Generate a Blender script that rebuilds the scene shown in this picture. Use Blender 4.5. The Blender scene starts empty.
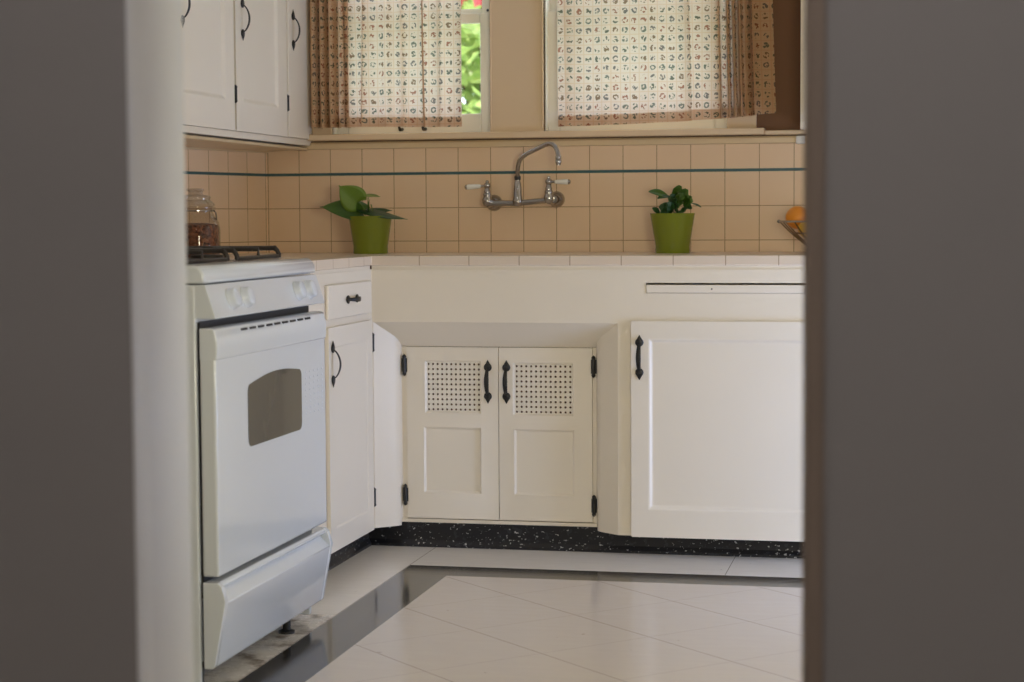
import bpy, bmesh, math, random
from mathutils import Vector, Matrix, noise

random.seed(7)
SC = bpy.context.scene
COL = SC.collection
PI = math.pi

# ------------------------------------------------------------------ materials
def s2l(c):
    return tuple(((v/255.0)/12.92 if v/255.0 <= .04045 else ((v/255.0+.055)/1.055)**2.4) for v in c)

def nt_new(name):
    m = bpy.data.materials.new(name); m.use_nodes = True
    nt = m.node_tree
    b = nt.nodes['Principled BSDF']
    return m, nt, b

def N(nt, t, **kw):
    n = nt.nodes.new(t)
    for k, v in kw.items():
        if k.startswith('i_'):
            n.inputs[int(k[2:]) if k[2:].isdigit() else k[2:].replace('_', ' ')].default_value = v
        else:
            setattr(n, k, v)
    return n

def mth(nt, op, a, b=None, c=None, clamp=False):
    n = nt.nodes.new('ShaderNodeMath'); n.operation = op; n.use_clamp = clamp
    for i, v in enumerate((a, b, c)):
        if v is None: continue
        if isinstance(v, (int, float)): n.inputs[i].default_value = v
        else: nt.links.new(v, n.inputs[i])
    return n.outputs[0]

def mixc(nt, f, a, b):
    n = nt.nodes.new('ShaderNodeMix'); n.data_type = 'RGBA'
    for i, v in ((0, f), (6, a), (7, b)):
        if isinstance(v, (int, float)): n.inputs[i].default_value = v
        elif isinstance(v, tuple): n.inputs[i].default_value = (*v[:3], 1)
        else: nt.links.new(v, n.inputs[i])
    return n.outputs[2]

def coords(nt, kind='Object'):
    tc = nt.nodes.new('ShaderNodeTexCoord')
    return tc.outputs[kind]

def sep(nt, v):
    n = nt.nodes.new('ShaderNodeSeparateXYZ'); nt.links.new(v, n.inputs[0]); return n.outputs

def noise_n(nt, vec, scale, detail=3.0, rough=.5):
    n = nt.nodes.new('ShaderNodeTexNoise'); n.inputs['Scale'].default_value = scale
    n.inputs['Detail'].default_value = detail; n.inputs['Roughness'].default_value = rough
    nt.links.new(vec, n.inputs['Vector']); return n.outputs

def bump(nt, b, h, strength=.2, dist=.002):
    n = nt.nodes.new('ShaderNodeBump'); n.inputs['Strength'].default_value = strength
    n.inputs['Distance'].default_value = dist
    nt.links.new(h, n.inputs['Height']); nt.links.new(n.outputs[0], b.inputs['Normal'])

def paint(name, rgb, rough=.4, var=.03, bscale=60, bstr=.06, spec=.5, metal=0.0, coat=0.0):
    m, nt, b = nt_new(name)
    c = s2l(rgb); co = coords(nt)
    f = noise_n(nt, co, 5.0)[0]
    lo = tuple(x*(1-var*2) for x in c); hi = tuple(min(1, x*(1+var)) for x in c)
    nt.links.new(mixc(nt, f, lo, hi), b.inputs['Base Color'])
    b.inputs['Roughness'].default_value = rough
    b.inputs['Specular IOR Level'].default_value = spec
    b.inputs['Metallic'].default_value = metal
    b.inputs['Coat Weight'].default_value = coat
    if bstr: bump(nt, b, noise_n(nt, co, bscale)[0], bstr, .002)
    return m

def line_mask(nt, val, pitch, off, width):
    """1 on lines at off + k*pitch, of full width."""
    v = mth(nt, 'SUBTRACT', val, off - pitch/2)
    v = mth(nt, 'DIVIDE', v, pitch)
    v = mth(nt, 'FRACT', v)
    v = mth(nt, 'SUBTRACT', v, .5)
    v = mth(nt, 'ABSOLUTE', v)
    return mth(nt, 'LESS_THAN', v, width/2/pitch)

M = {}
M['cream'] = paint('cream_paint', (238, 228, 213), .38, .015, 40, .05)
M['cream_old'] = paint('cream_paint_frame', (236, 225, 208), .4, .02, 30, .05)
M['white_paint'] = paint('white_window_paint', (240, 238, 232), .4, .02)
M['enamel'] = paint('white_enamel', (214, 219, 226), .14, .008, 20, .02, .5, 0, .3)
M['enamel_knob'] = paint('white_knob_plastic', (212, 218, 230), .25, .01, 20, 0)
M['iron'] = paint('black_iron', (30, 29, 29), .42, .1, 90, .15)
M['cast'] = paint('cast_iron_grate', (46, 38, 33), .5, .15, 120, .3)
M['gap_shade'] = paint('brown_gap_shade', (112, 86, 60), .6, .1)
M['dark'] = paint('dark_gap', (22, 22, 24), .6, .1, 50, 0)
M['steel'] = paint('faucet_metal', (176, 172, 170), .16, .12, 30, .05, .5, 1.0)
M['porcelain'] = paint('porcelain', (240, 236, 228), .15, .02, 20, 0)
M['pot'] = paint('green_glazed_pot', (122, 132, 34), .2, .05, 30, .04)
M['soil'] = paint('potting_soil', (45, 33, 24), .95, .4, 120, .8)
M['hall'] = paint('grey_hall_paint', (150, 146, 143), .7, .02, 60, .1)
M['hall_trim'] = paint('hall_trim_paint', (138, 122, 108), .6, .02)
M['jamb'] = paint('white_jamb_paint', (218, 220, 225), .45, .02, 40, .05)
M['ceil'] = paint('ceiling_paint', (238, 234, 226), .8, .02)
M['wall'] = paint('kitchen_wall_paint', (226, 216, 200), .6, .03)
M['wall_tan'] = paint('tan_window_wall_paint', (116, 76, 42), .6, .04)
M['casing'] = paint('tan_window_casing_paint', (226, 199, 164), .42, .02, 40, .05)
M['orange'] = paint('orange_peel', (228, 142, 34), .4, .1, 260, .5)
M['lemon'] = paint('lemon_peel', (222, 172, 48), .4, .08, 200, .4)
M['brass'] = paint('bronze_wire', (120, 92, 60), .35, .1, 60, 0, .5, .8)
M['stem'] = paint('plant_stem', (108, 138, 60), .5, .1, 60, 0)
M['bark'] = paint('bark', (92, 74, 58), .9, .3, 20, .6)
M['ground'] = paint('lawn_ground', (120, 150, 80), .9, .3, 8, .3)
M['roof'] = paint('neighbour_wall', (240, 236, 230), .8, .05)
M['window_dark'] = paint('oven_window_glass', (84, 80, 73), .06, .06, 10, 0, .55)

def leaf_mat(name, a, b_, trans=.25, rough=.35):
    m, nt, b = nt_new(name)
    co = coords(nt)
    f = noise_n(nt, co, 18.0)[0]
    base = mixc(nt, f, s2l(a), s2l(b_))
    nt.links.new(base, b.inputs['Base Color']); b.inputs['Roughness'].default_value = rough
    tr = nt.nodes.new('ShaderNodeBsdfTranslucent'); nt.links.new(base, tr.inputs[0])
    mx = nt.nodes.new('ShaderNodeMixShader'); mx.inputs[0].default_value = trans
    out = nt.nodes['Material Output']
    nt.links.new(b.outputs[0], mx.inputs[1]); nt.links.new(tr.outputs[0], mx.inputs[2])
    nt.links.new(mx.outputs[0], out.inputs[0])
    return m
M['leaf'] = leaf_mat('green_leaf', (52, 92, 26), (92, 128, 40))
M['leaf_light'] = leaf_mat('bright_leaf', (96, 130, 36), (130, 158, 56))
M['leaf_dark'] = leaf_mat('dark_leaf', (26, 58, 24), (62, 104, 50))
M['tree_leaf'] = leaf_mat('garden_leaf', (138, 178, 112), (222, 224, 146), .45)
M['blossom'] = leaf_mat('red_blossom', (200, 50, 70), (225, 110, 120), .4)

# backsplash tiles: grout columns along `axis`, rows at the photographed heights
def tile_mat(name, axis, col_off):
    m, nt, b = nt_new(name)
    co = coords(nt); s = sep(nt, co)
    pt = .1095; w = .0023
    mk = line_mask(nt, s[axis], pt, col_off, w)
    for z in (.9295, .9295+pt, .9295+2*pt+.004):
        d = mth(nt, 'ABSOLUTE', mth(nt, 'SUBTRACT', s[2], z))
        mk = mth(nt, 'MAXIMUM', mk, mth(nt, 'LESS_THAN', d, w/2))
    cell = N(nt, 'ShaderNodeCombineXYZ')
    nt.links.new(mth(nt, 'FLOOR', mth(nt, 'DIVIDE', mth(nt, 'SUBTRACT', s[axis], col_off), pt)), cell.inputs[0])
    nt.links.new(mth(nt, 'FLOOR', mth(nt, 'DIVIDE', mth(nt, 'SUBTRACT', s[2], .9295), pt)), cell.inputs[1])
    wn = N(nt, 'ShaderNodeTexWhiteNoise'); nt.links.new(cell.outputs[0], wn.inputs[0])
    cl = mixc(nt, wn.outputs[0], s2l((231, 202, 170)), s2l((238, 209, 177)))
    cl = mixc(nt, noise_n(nt, co, 9)[0], cl, s2l((232, 199, 162)))
    cl = mixc(nt, mk, cl, s2l((160, 127, 94)))
    nt.links.new(cl, b.inputs['Base Color'])
    b.inputs['Roughness'].default_value = .24
    bump(nt, b, mth(nt, 'SUBTRACT', 1.0, mk), .4, .001)
    return m
M['tile_back'] = tile_mat('tan_tile', 0, .012)
M['tile_left'] = tile_mat('tan_tile_left', 1, -.012)
M['trim_tile'] = paint('tan_cap_tile', (222, 196, 156), .3, .02, 30, .03)
M['liner'] = paint('teal_liner_tile', (66, 98, 100), .25, .08, 40, 0)

# counter tile
m, nt, b = nt_new('counter_tile'); co = coords(nt); s = sep(nt, co)
mk = mth(nt, 'MAXIMUM', line_mask(nt, s[0], .1532, .5338, .003), line_mask(nt, s[1], .1532, -.585-.0766, .003))
cl = mixc(nt, noise_n(nt, co, 6)[0], s2l((222, 204, 184)), s2l((229, 212, 193)))
nt.links.new(mixc(nt, mk, cl, s2l((176, 152, 126))), b.inputs['Base Color']); b.inputs['Roughness'].default_value = .22
M['counter'] = m

# speckled black cove base
m, nt, b = nt_new('speckled_black_cove'); co = coords(nt)
mp = N(nt, 'ShaderNodeMapping'); mp.inputs['Scale'].default_value = (1, 1, 1.6); mp.inputs['Rotation'].default_value = (.3, .2, .5)
nt.links.new(co, mp.inputs[0])
n1 = noise_n(nt, mp.outputs[0], 85, 2.0, .6)[0]
f = mth(nt, 'GREATER_THAN', n1, .665)
cl = mixc(nt, f, s2l((24, 24, 27)), s2l((188, 186, 182)))
cl = mixc(nt, mth(nt, 'GREATER_THAN', noise_n(nt, co, 60, 2)[0], .63), cl, s2l((44, 44, 48)))
nt.links.new(cl, b.inputs['Base Color']); b.inputs['Roughness'].default_value = .3
M['cove'] = m

# floor: the border, band and field are polygons of one mesh
def floor_mat(name, ca, cb, lines, rough, scuff=0.0, gap=(120, 110, 100), gw=.0025):
    m, nt, b = nt_new(name); co = coords(nt); s = sep(nt, co)
    mp = N(nt, 'ShaderNodeMapping'); mp.inputs['Scale'].default_value = (1, 6, 1); nt.links.new(co, mp.inputs[0])
    f = noise_n(nt, mp.outputs[0], 7, 4, .6)[0]
    cl = mixc(nt, f, s2l(ca), s2l(cb))
    mk = None
    for kind, pitch, off in lines:
        v = {'x': s[0], 'y': s[1], 'p': mth(nt, 'ADD', s[0], s[1]), 'm': mth(nt, 'SUBTRACT', s[0], s[1])}[kind]
        k = line_mask(nt, v, pitch, off, gw*(1.414 if kind in 'pm' else 1))
        if kind == 'm': k = mth(nt, 'MULTIPLY', k, .4)
        mk = k if mk is None else mth(nt, 'MAXIMUM', mk, k)
    if mk is not None:
        cl = mixc(nt, mth(nt, 'MULTIPLY', mk, .75), cl, s2l(gap))
    # small specks of dirt
    sp = mth(nt, 'GREATER_THAN', noise_n(nt, co, 42, 1)[0], .795)
    cl = mixc(nt, mth(nt, 'MULTIPLY', sp, .6), cl, s2l((90, 78, 66)))
    rg = mth(nt, 'MULTIPLY_ADD', noise_n(nt, mp.outputs[0], 11, 3)[0], .12, rough)
    if scuff:
        near = mth(nt, 'MULTIPLY', mth(nt, 'LESS_THAN', s[0], .80), mth(nt, 'LESS_THAN', s[1], -1.55))
        d = mth(nt, 'MULTIPLY', mth(nt, 'SUBTRACT', noise_n(nt, co, 14, 5, .65)[0], .44), 5.0, clamp=True)
        d = mth(nt, 'MULTIPLY', mth(nt, 'MULTIPLY', d, near), scuff)
        cl = mixc(nt, d, cl, s2l((104, 86, 66)))
        rg = mth(nt, 'MULTIPLY_ADD', d, .4, rg)
    nt.links.new(cl, b.inputs['Base Color']); nt.links.new(rg, b.inputs['Roughness'])
    bump(nt, b, noise_n(nt, co, 4, 2)[0], .05, .004)
    return m
M['floor_field'] = floor_mat('cream_floor_tile', (203, 191, 181), (210, 199, 190), [('p', .44, -.125), ('m', .44, 2.75)], .10)
M['floor_border'] = floor_mat('cream_floor_border', (228, 220, 210), (236, 229, 220), [('x', .915, 1.63)], .16, .85)
M['floor_band'] = floor_mat('black_floor_band', (40, 37, 34), (64, 60, 55), [('x', .305, .933), ('y', .305, -1.1)], .05, 0, (30, 28, 26))

# printed curtain cloth
m, nt, b = nt_new('printed_curtain_cloth')
uv = coords(nt, 'UV'); s = sep(nt, uv)
P = .0305
cu = mth(nt, 'DIVIDE', s[0], P); cv = mth(nt, 'DIVIDE', s[1], P)
iu = mth(nt, 'FLOOR', cu); iv = mth(nt, 'FLOOR', cv)
fu = mth(nt, 'SUBTRACT', mth(nt, 'FRACT', cu), .5); fv = mth(nt, 'SUBTRACT', mth(nt, 'FRACT', cv), .5)
cell = N(nt, 'ShaderNodeCombineXYZ'); nt.links.new(iu, cell.inputs[0]); nt.links.new(iv, cell.inputs[1])
wn = N(nt, 'ShaderNodeTexWhiteNoise'); nt.links.new(cell.outputs[0], wn.inputs[0])
rad = mth(nt, 'SQRT', mth(nt, 'ADD', mth(nt, 'MULTIPLY', fu, fu), mth(nt, 'MULTIPLY', fv, fv)))
nz = noise_n(nt, uv, 105, 1.0, .5)[0]
mot = mth(nt, 'MULTIPLY', mth(nt, 'LESS_THAN', rad, .33), mth(nt, 'GREATER_THAN', nz, .53))
ring = mth(nt, 'MULTIPLY', mth(nt, 'LESS_THAN', mth(nt, 'ABSOLUTE', mth(nt, 'SUBTRACT', rad, .22)), .055), mth(nt, 'GREATER_THAN', wn.outputs[0], .45))
ring = mth(nt, 'MULTIPLY', ring, mth(nt, 'GREATER_THAN', nz, .45))
mot = mth(nt, 'MAXIMUM', mot, ring)
cr = N(nt, 'ShaderNodeValToRGB'); cr.color_ramp.interpolation = 'CONSTANT'
cols_ = [(0, (62, 78, 66)), (.3, (150, 80, 56)), (.5, (86, 84, 86)), (.68, (112, 80, 50)), (.84, (78, 94, 84))]
els = cr.color_ramp.elements
els[0].position = 0; els[0].color = (*s2l(cols_[0][1]), 1)
els[1].position = .3; els[1].color = (*s2l(cols_[1][1]), 1)
for q, c in cols_[2:]:
    e = els.new(q); e.color = (*s2l(c), 1)
nt.links.new(wn.outputs[1], cr.inputs[0]) if False else nt.links.new(wn.outputs[0], cr.inputs[0])
vert = mth(nt, 'GREATER_THAN', mth(nt, 'ABSOLUTE', fu), .44)
horz = mth(nt, 'GREATER_THAN', mth(nt, 'ABSOLUTE', fv), .45)
clb = mixc(nt, mth(nt, 'MULTIPLY', mth(nt, 'MAXIMUM', vert, horz), .35), s2l((216, 176, 134)), s2l((198, 136, 86)))
cl = mixc(nt, mth(nt, 'MULTIPLY', mot, .8), clb, cr.outputs[0])
nt.links.new(cl, b.inputs['Base Color']); b.inputs['Roughness'].default_value = .9
b.inputs['Specular IOR Level'].default_value = .1
tcl = mixc(nt, mth(nt, 'MULTIPLY', mot, .85), mixc(nt, mth(nt, 'MULTIPLY', mth(nt, 'MAXIMUM', vert, horz), .3), s2l((233, 222, 212)), s2l((226, 176, 132))), cr.outputs[0])
tr = N(nt, 'ShaderNodeBsdfTranslucent'); nt.links.new(tcl, tr.inputs[0])
mx = N(nt, 'ShaderNodeMixShader'); mx.inputs[0].default_value = .42
nt.links.new(b.outputs[0], mx.inputs[1]); nt.links.new(tr.outputs[0], mx.inputs[2])
nt.links.new(mx.outputs[0], nt.nodes['Material Output'].inputs[0])
bump(nt, b, noise_n(nt, uv, 600, 1)[0], .1, .001)
M['cloth'] = m

# glass
def glass(name, tint, ex=3.0, hi=.55, lo=.04):
    m = bpy.data.materials.new(name); m.use_nodes = True; nt = m.node_tree
    nt.nodes.remove(nt.nodes['Principled BSDF'])
    t = N(nt, 'ShaderNodeBsdfTransparent'); t.inputs[0].default_value = (*tint, 1)
    g = N(nt, 'ShaderNodeBsdfGlossy'); g.inputs['Roughness'].default_value = .03
    lw = N(nt, 'ShaderNodeLayerWeight'); lw.inputs[0].default_value = .35
    fr_ = mth(nt, 'MULTIPLY_ADD', mth(nt, 'POWER', lw.outputs['Facing'], ex), hi, lo)
    mx = N(nt, 'ShaderNodeMixShader')
    nt.links.new(fr_, mx.inputs[0])
    nt.links.new(t.outputs[0], mx.inputs[1]); nt.links.new(g.outputs[0], mx.inputs[2])
    nt.links.new(mx.outputs[0], nt.nodes['Material Output'].inputs[0]); return m
M['pane'] = glass('window_glass', (.97, .98, .97))
M['jar'] = glass('jar_glass', (.90, .88, .85), 2.6, .65, .03)
M['jar_lid'] = glass('jar_lid_glass', (.84, .83, .81), 1.6, .8, .10)
m, nt, b = nt_new('mixed_beans'); co = coords(nt)
vo = N(nt, 'ShaderNodeTexVoronoi'); vo.inputs['Scale'].default_value = 110; nt.links.new(co, vo.inputs[0])
ss = N(nt, 'ShaderNodeSeparateColor'); nt.links.new(vo.outputs['Color'], ss.inputs[0])
cl = mixc(nt, ss.outputs[0], s2l((72, 30, 20)), s2l((160, 98, 62)))
nt.links.new(cl, b.inputs['Base Color']); b.inputs['Roughness'].default_value = .4
bump(nt, b, mth(nt, 'SUBTRACT', 1.0, vo.outputs['Distance']), .8, .006)
M['beans'] = m

# ------------------------------------------------------------------ mesh helpers
def box(bm, x0, x1, y0, y1, z0, z1):
    v = [bm.verts.new((x, y, z)) for z in (z0, z1) for y in (y0, y1) for x in (x0, x1)]
    for f in ((0, 2, 3, 1), (4, 5, 7, 6), (0, 1, 5, 4), (2, 6, 7, 3), (0, 4, 6, 2), (1, 3, 7, 5)):
        bm.faces.new([v[i] for i in f])

def prism(bm, poly, axis, a, b):
    """poly: 2-D points; extruded along axis between a and b.  axis 'x': (y,z); 'y': (x,z); 'z': (x,y)."""
    def P(p, t):
        return {'x': (t, p[0], p[1]), 'y': (p[0], t, p[1]), 'z': (p[0], p[1], t)}[axis]
    A = [bm.verts.new(P(p, a)) for p in poly]; B = [bm.verts.new(P(p, b)) for p in poly]
    n = len(poly)
    bm.faces.new(A); bm.faces.new(B[::-1])
    for i in range(n):
        bm.faces.new((A[i], B[i], B[(i+1) % n], A[(i+1) % n]))

def lathe(bm, prof, c=(0, 0, 0), n=24, mat=None):
    """prof: (r, z) list about local z."""
    rings = []
    for r, z in prof:
        if r < 1e-6:
            rings.append([bm.verts.new((0, 0, z))])
        else:
            rings.append([bm.verts.new((r*math.cos(2*PI*i/n), r*math.sin(2*PI*i/n), z)) for i in range(n)])
    vs = [v for r in rings for v in r]
    for a, b in zip(rings, rings[1:]):
        for i in range(n):
            j = (i+1) % n
            if len(a) == 1 and len(b) == 1: continue
            if len(a) == 1: bm.faces.new((a[0], b[i], b[j]))
            elif len(b) == 1: bm.faces.new((a[i], a[j], b[0]))
            else: bm.faces.new((a[i], a[j], b[j], b[i]))
    T = Matrix.Translation(c) @ (mat if mat else Matrix.Identity(4))
    for v in vs: v.co = T @ v.co
    return vs

def tube(bm, pts, rad, n=10, cap=True, flat=None):
    pts = [Vector(p) for p in pts]
    rr = rad if isinstance(rad, (list, tuple)) else [rad]*len(pts)
    rings = []; up = None
    for i, p in enumerate(pts):
        d = (pts[min(i+1, len(pts)-1)] - pts[max(i-1, 0)]).normalized()
        if up is None:
            up = Vector((0, 0, 1)) if abs(d.z) < .9 else Vector((1, 0, 0))
        u = (up - d*up.dot(d)).normalized(); w = d.cross(u); up = u
        rings.append([bm.verts.new(p + u*rr[i]*math.cos(2*PI*k/n) + w*rr[i]*math.sin(2*PI*k/n)) for k in range(n)])
    for a, b in zip(rings, rings[1:]):
        for k in range(n):
            bm.faces.new((a[k], a[(k+1) % n], b[(k+1) % n], b[k]))
    if cap:
        bm.faces.new(rings[0][::-1]); bm.faces.new(rings[-1])

def smooth_path(pts, k=6):
    pts = [Vector(p) for p in pts]; out = []
    for i in range(len(pts)-1):
        p0 = pts[max(i-1, 0)]; p1 = pts[i]; p2 = pts[i+1]; p3 = pts[min(i+2, len(pts)-1)]
        for j in range(k):
            t = j/k
            out.append(.5*((2*p1) + (p2-p0)*t + (2*p0-5*p1+4*p2-p3)*t*t + (3*p1-p0-3*p2+p3)*t**3))
    out.append(pts[-1]); return out

def sphere(bm, c, r, sc=(1, 1, 1), u=20, v=12):
    T = Matrix.Translation(c) @ Matrix.Diagonal((*sc, 1))
    bmesh.ops.create_uvsphere(bm, u_segments=u, v_segments=v, radius=r, matrix=T)

def xform(bm, T):
    for v in bm.verts: v.co = T @ v.co

def obj(name, bm, mat, parent=None, smooth=False, bevel=0.0, seg=2, angle=35):
    me = bpy.data.meshes.new(name)
    bmesh.ops.recalc_face_normals(bm, faces=bm.faces[:])
    bm.to_mesh(me); bm.free()
    o = bpy.data.objects.new(name, me); COL.objects.link(o)
    for m_ in (mat if isinstance(mat, (list, tuple)) else [mat]): me.materials.append(m_)
    if smooth or bevel:
        for p in me.polygons: p.use_smooth = True
        me.set_sharp_from_angle(angle=math.radians(angle))
    if bevel:
        md = o.modifiers.new('bevel', 'BEVEL'); md.width = bevel; md.segments = seg
        md.limit_method = 'ANGLE'; md.angle_limit = math.radians(30); md.harden_normals = False
    if parent: 
        o.parent = parent
        o.matrix_parent_inverse = Matrix.Translation(parent.location).inverted() if parent.location.length else Matrix.Identity(4)
    return o

def thing(name, label, cat, loc=(0, 0, 0), group=None):
    o = bpy.data.objects.new(name, None); COL.objects.link(o); o.location = loc
    o.empty_display_size = .05
    o['label'] = label; o['category'] = cat
    if group: o['group'] = group
    return o

def struct(name, bm, mat, **kw):
    o = obj(name, bm, mat, **kw); o['kind'] = 'structure'; return o

def B(): return bmesh.new()

# ------------------------------------------------------------------ the room
ZC = .892            # counter height
D = .585             # depth of the back run
XL = .537            # front of the left run
CEIL = 2.48
YN0, YN1 = -4.20, -4.04   # doorway wall
XR = 3.05

# floor: field, band and border in one mesh
bm = B()
def quad(bm, x0, x1, y0, y1, mi, z=0.0):
    f = bm.faces.new([bm.verts.new(p) for p in ((x0, y0, z), (x1, y0, z), (x1, y1, z), (x0, y1, z))]); f.material_index = mi
ox, oy, sw = .717, -.830, .144
ix, iy = ox+sw, oy-sw
bx, by = 2.55, -3.6
quad(bm, -1.6, ox, -7.9, .3, 1); quad(bm, ox, bx+sw, oy, .3, 1); quad(bm, bx+sw, 3.6, -7.9, .3, 1); quad(bm, ox, bx+sw, -7.9, by-sw, 1)
quad(bm, ox, ix, by-sw, oy, 2); quad(bm, ix, bx+sw, iy, oy, 2); quad(bm, bx, bx+sw, by-sw, iy, 2); quad(bm, ix, bx, by-sw, by, 2)
quad(bm, ix, bx, by, iy, 0)
g = bmesh.ops.extrude_face_region(bm, geom=bm.faces[:])
for v in [v for v in g['geom'] if isinstance(v, bmesh.types.BMVert)]: v.co.z = -.05
fl = struct('floor', bm, [M['floor_field'], M['floor_border'], M['floor_band']])

bm = B(); box(bm, -1.6, 3.6, -7.9, .2, CEIL, CEIL+.12)
struct('ceiling', bm, M['ceil'])

# back wall with two window openings
WIN = [(.24, .778), (.96, 1.55)]
ZS, ZT = 1.27, 2.14
bm = B()
xs = [-.3, WIN[0][0], WIN[0][1], WIN[1][0], WIN[1][1], XR+.1]
box(bm, -.3, XR+.1, 0, .16, -.05, ZS); box(bm, -.3, XR+.1, 0, .16, ZT, CEIL)
for i in (0, 2, 4): box(bm, xs[i], xs[i+1], 0, .16, ZS, ZT)
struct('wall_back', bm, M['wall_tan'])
# tiled backsplash on the back wall, cap and liner
bm = B(); box(bm, 0, XR, -.008, 0, ZC, 1.237)
struct('wall_back_tile', bm, M['tile_back'])
bm = B(); box(bm, 0, XR, -.0095, -.006, 1.1478, 1.1570)
struct('trim_1', bm, M['liner'])
bm = B(); prism(bm, [(-.018, 1.237), (-.018, 1.253), (-.012, 1.2585), (0, 1.2585), (0, 1.235), (-.012, 1.235)], 'x', 0, XR)
struct('trim_2', bm, M['trim_tile'])
# window stool along both windows, thinner ledge beyond it
bm = B(); box(bm, .16, 1.672, -.045, .10, 1.263, 1.284); box(bm, 1.672, XR, -.030, .0, 1.262, 1.276)
struct('trim_3', bm, M['casing'], bevel=.003)
bm = B(); box(bm, .16, XR, -.006, .0, 1.252, 1.264)
struct('trim_4', bm, M['gap_shade'])  # brown strip painted in for the shade of the gap under the stool

# left wall, splayed a little, with tile
a_ = math.radians(14); wd = Vector((-math.sin(a_), -math.cos(a_), 0)); wn_ = Vector((math.cos(a_), -math.sin(a_), 0))
Lw = 4.35
RL = Matrix.Rotation(-a_, 4, 'Z')
def leftbox(bm, t0, t1, d0, d1, z0, z1):
    """d is depth out of the wall, t runs from the corner towards the door"""
    b2 = B(); box(b2, d0, d1, -t1, -t0, z0, z1); 
    for v in b2.verts: v.co = RL @ v.co
    me = bpy.data.meshes.new('tmp'); b2.to_mesh(me); b2.free(); bm.from_mesh(me); bpy.data.meshes.remove(me)
bm = B(); leftbox(bm, -.02, Lw, -.14, 0, -.05, CEIL)
struct('wall_left', bm, M['wall'])
bm = B(); box(bm, 0, .008, -1.75, -.0, ZC, 1.237)
o = struct('wall_left_tile', bm, M['tile_left']); o.matrix_world = RL
bm = B(); leftbox(bm, .0, 1.75, .006, .0095, 1.1478, 1.1570)
struct('trim_5', bm, M['liner'])
bm = B(); leftbox(bm, .0, 1.75, 0, .016, 1.226, 1.238); prism(bm, [(0, 0), (.154, 0), (.150, -1.9), (-.465, -1.9)], 'z', 1.232, 1.2435)
struct('trim_6', bm, M['trim_tile'], bevel=.004)
# small white cap pieces where the tile trim ends
for n_, (x0, x1) in ((7, (-.004, .05)), (8, (1.770, 1.80))):
    bm = B(); box(bm, x0, x1, -.028, -.008, 1.232, 1.258)
    struct('trim_%d' % n_, bm, M['porcelain'], bevel=.004)

# right wall, out of the frame
bm = B(); box(bm, XR, XR+.14, YN0, .16, -.05, CEIL)
struct('wall_right', bm, M['wall'])

# doorway wall
XJ0, XJ1 = 1.318, 2.053
bm = B()
box(bm, -1.5, XJ0-.0035, YN0, YN0+.001, -.05, CEIL); box(bm, -1.5, XJ0-.02, YN0+.001, YN1, -.05, CEIL); box(bm, XJ1+.02, 3.5, YN0, YN1, -.05, CEIL); box(bm, XJ0-.02, XJ1+.02, YN0, YN1, 2.06, CEIL)
struct('wall_front', bm, M['hall'])
# kitchen side of that wall is painted
bm = B(); box(bm, -1.4, XJ0-.02, YN1, YN1+.006, 0, CEIL); box(bm, XJ1+.02, XR, YN1, YN1+.006, 0, CEIL); box(bm, XJ0-.02, XJ1+.02, YN1, YN1+.006, 2.06, CEIL)
struct('wall_front_kitchen', bm, M['wall'])
# jambs: white lining with a slim bead at the hall edge
bm = B()
box(bm, XJ0-.02, XJ0-.003, YN0+.03, YN1+.006, 0, 2.06)
prism(bm, [(XJ0-.02, YN0+.001), (XJ0-.003, YN0+.001), (XJ0-.0005, YN0+.004), (XJ0, YN0+.010), (XJ0, YN0+.036), (XJ0-.003, YN0+.042), (XJ0-.02, YN0+.042)], 'z', 0, 2.06)
struct('trim_9', bm, M['jamb'], smooth=True)
bm = B()
box(bm, XJ1+.003, XJ1+.02, YN0+.03, YN1+.006, 0, 2.06)
prism(bm, [(XJ1+.0215, YN0-.006), (XJ1+.006, YN0-.006), (XJ1, YN0), (XJ1, YN0+.036), (XJ1+.003, YN0+.042), (XJ1+.0215, YN0+.042)], 'z', 0, 2.06)
struct('trim_10', bm, M['hall_trim'], smooth=True)
bm = B(); box(bm, XJ0-.02, XJ1+.02, YN0-.01, YN1+.006, 2.045, 2.06)
struct('trim_11', bm, M['jamb'])
# hall walls
bm = B(); box(bm, .05, .2, -7.9, YN0, -.05, CEIL); struct('wall_hall_left', bm, M['hall'])
bm = B(); box(bm, 3.4, 3.55, -7.9, YN0, -.05, CEIL); struct('wall_hall_right', bm, M['hall'])
bm = B(); box(bm, .05, 3.55, -7.95, -7.8, -.05, CEIL); struct('wall_hall_back', bm, M['hall'])

# cove bases
bm = B()
cove = [(-.500, 0), (-.525, 0), (-.525, .008), (-.519, .014), (-.514, .02), (-.512, .074), (-.500, .074)]
prism(bm, cove, 'x', .49, XR)
struct('baseboard_back', bm, M['cove'], smooth=True)
bm = B()
cl_ = [(.485, 0), (.511, 0), (.511, .008), (.505, .014), (.500, .02), (.498, .068), (.485, .068)]
prism(bm, cl_, 'y', -1.605, -.51)
struct('baseboard_left', bm, M['cove'], smooth=True)

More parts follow.
